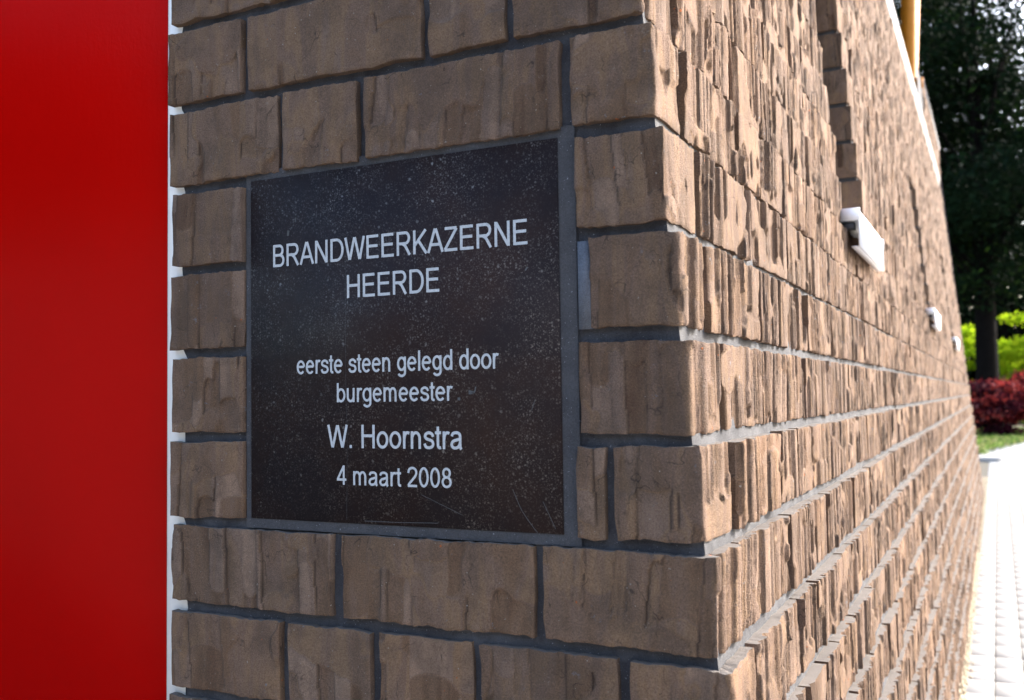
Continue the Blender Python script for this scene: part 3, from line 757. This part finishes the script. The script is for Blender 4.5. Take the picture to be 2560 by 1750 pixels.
def tree(name, label, cat, x, y, h, r, z0, trunk, nleaf, mat, seed, ncl=60, lsz=.11, spread=.55, group=None, zsq=1.0):
    rs = np.random.RandomState(seed); t = thing(name, label, cat, (x, y, 0), group)
    P = [(0, 0, -.05), (.02, 0, h*.12), (.03, .02, h*.35), (-.02, 0, h*.6), (.05, .05, h*.92)]
    V, Q = tube(P, [trunk*1.25, trunk, trunk*.85, trunk*.55, trunk*.12]); V = list(V)
    cl = []
    for i in range(ncl):
        while True:
            q = rs.uniform(-1, 1, 3)
            if (q**2).sum() < 1: break
        cz = z0+(h-z0)*(q[2]*.5+.5); rad = r*(1-.5*abs(q[2])**2)
        cl.append((q[0]*rad, q[1]*rad, cz))
    for c in cl[:22]:
        zz = max(z0*.8, c[2]*.6); s = [(0, 0, zz), (c[0]*.5, c[1]*.5, (zz+c[2])/2+.2), c]
        a, b = tube(s, [trunk*.25, trunk*.13, trunk*.04], 6); Q += [tuple(i+len(V) for i in q) for q in b]; V += a
    obj('trunk', mesh_np('trunk', V, Q, M_BARK, smooth=True), t)
    cl = np.array(cl); ci = rs.randint(0, len(cl), nleaf); ct = rs.rand(len(cl))
    rr_ = rs.uniform(.4, 1.1, len(cl))*spread*r*.6
    g = rs.normal(size=(nleaf, 3))*.5*rr_[ci][:, None]; g[:, 2] *= .5*zsq
    P, Q, T = leaves(rs, cl[ci]+g, lsz, np.clip(ct[ci]*.6+rs.rand(nleaf)*.45, 0, 1))
    obj('crown', mesh_np('crown', P, Q, mat, T), t)
    return t
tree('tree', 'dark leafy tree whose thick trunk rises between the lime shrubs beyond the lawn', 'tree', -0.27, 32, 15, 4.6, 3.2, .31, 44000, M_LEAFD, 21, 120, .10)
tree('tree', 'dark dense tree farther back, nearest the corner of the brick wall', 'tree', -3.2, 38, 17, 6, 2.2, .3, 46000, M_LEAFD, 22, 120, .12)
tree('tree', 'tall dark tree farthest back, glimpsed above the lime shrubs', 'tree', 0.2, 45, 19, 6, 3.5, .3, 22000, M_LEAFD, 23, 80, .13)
def shrub(name, label, x, y, h, rx, n, mat, seed, lsz=.05, z0=.1, group=None, ncl=46):
    rs = np.random.RandomState(seed); t = thing(name, label, 'shrub', (x, y, 0.05), group)
    V, Q = [], []
    cl = []
    for i in range(ncl):
        a = rs.uniform(0, 2*math.pi); rad = math.sqrt(rs.rand())*rx; zz = z0+(h-z0)*rs.rand()**.7*(1-.2*(rad/rx)**2)*rs.uniform(.8, 1.05)
        cl.append((rad*math.cos(a), rad*math.sin(a)*.8, zz))
    for c in cl[:16]:
        a, b = tube([(c[0]*.1, c[1]*.1, -.05), (c[0]*.5, c[1]*.5, c[2]*.6), c], [.025, .015, .006], 5); Q += [tuple(i+len(V) for i in q) for q in b]; V += a
    obj('stem', mesh_np('stem', V, Q, M_BARK), t)
    cl = np.array(cl); ci = rs.randint(0, ncl, n); g = rs.normal(size=(n, 3))*rx*.17; g[:, 2] *= .33
    P, Q, T = leaves(rs, cl[ci]+g, lsz, np.clip(rs.rand(ncl)[ci]*.55+rs.rand(n)*.5, 0, 1)); P[:, 2] = np.maximum(P[:, 2], 0)
    obj('foliage', mesh_np('foliage', P, Q, mat, T), t)
    return t
shrub('lime_shrub', 'bright lime green shrub to the left of the dark tree trunk, against the brick wall', -1.35, 36, 3.8, 1.15, 16000, M_LEAFY, 31, .07)
shrub('lime_shrub', 'bright lime green shrub to the right of the dark tree trunk, behind the maroon shrub', 1.15, 36.5, 4.0, 1.3, 20000, M_LEAFY, 32, .07)
shrub('maroon_shrub', 'low maroon-leaved shrub beside the end of the brick wall, in front of the trunk', -0.15, 26, 1.5, 1.0, 9000, M_LEAFR, 33, .06)
shrub('maroon_shrub', 'broad maroon-leaved shrub at the right edge of the view, above the kerb', 1.1, 27.2, 1.8, 1.2, 11000, M_LEAFR, 34, .06)
# low plants and grass of the verge
rs = np.random.RandomState(40); n = 16000
x = rs.uniform(-3, 2.2, n); y = rs.uniform(18.8, 30, n); keep = x < (y-18.2)/6.2-.35
x = x[keep]; y = y[keep]
cen = np.stack([x, y, .08+rs.rand(len(x))*.10], -1)
P, Q, T = leaves(rs, cen, .045, rs.rand(len(x)))
gs = obj('grass', mesh_np('grass', P, Q, M_GRASS, T)); gs['kind'] = 'stuff'
# far wood beyond the shrubs
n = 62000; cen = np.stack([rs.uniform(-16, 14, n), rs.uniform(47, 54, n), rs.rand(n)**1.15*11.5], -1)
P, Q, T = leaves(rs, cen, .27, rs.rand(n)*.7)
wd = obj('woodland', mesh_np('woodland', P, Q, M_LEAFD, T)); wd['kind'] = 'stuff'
# unseen trees added behind the viewer to dim skylight and the door's reflection
n = 30000; cen = np.stack([rs.uniform(-32, 20, n), rs.uniform(-24, -17, n), .3+rs.rand(n)*9], -1)
P, Q, T = leaves(rs, cen, .55, rs.rand(n)*.7)
wd = obj('woodland', mesh_np('woodland', P, Q, M_LEAFD, T)); wd['kind'] = 'stuff'
# dead leaf lying on the paving
d_ = thing('dead_leaf', 'small curled brown leaf lying on the pale paving near the wall foot', 'leaf', (-0.143, 4.62, 0.009))
V = [(-.012, 0, 0), (0, -.006, .004), (.013, 0, .001), (0, .007, .005)]
obj('leaf_blade', mesh_np('leaf_blade', V, [(0, 1, 2, 3)], simple('brown_leaf', (0.13, 0.055, 0.02), 0.8)), d_)
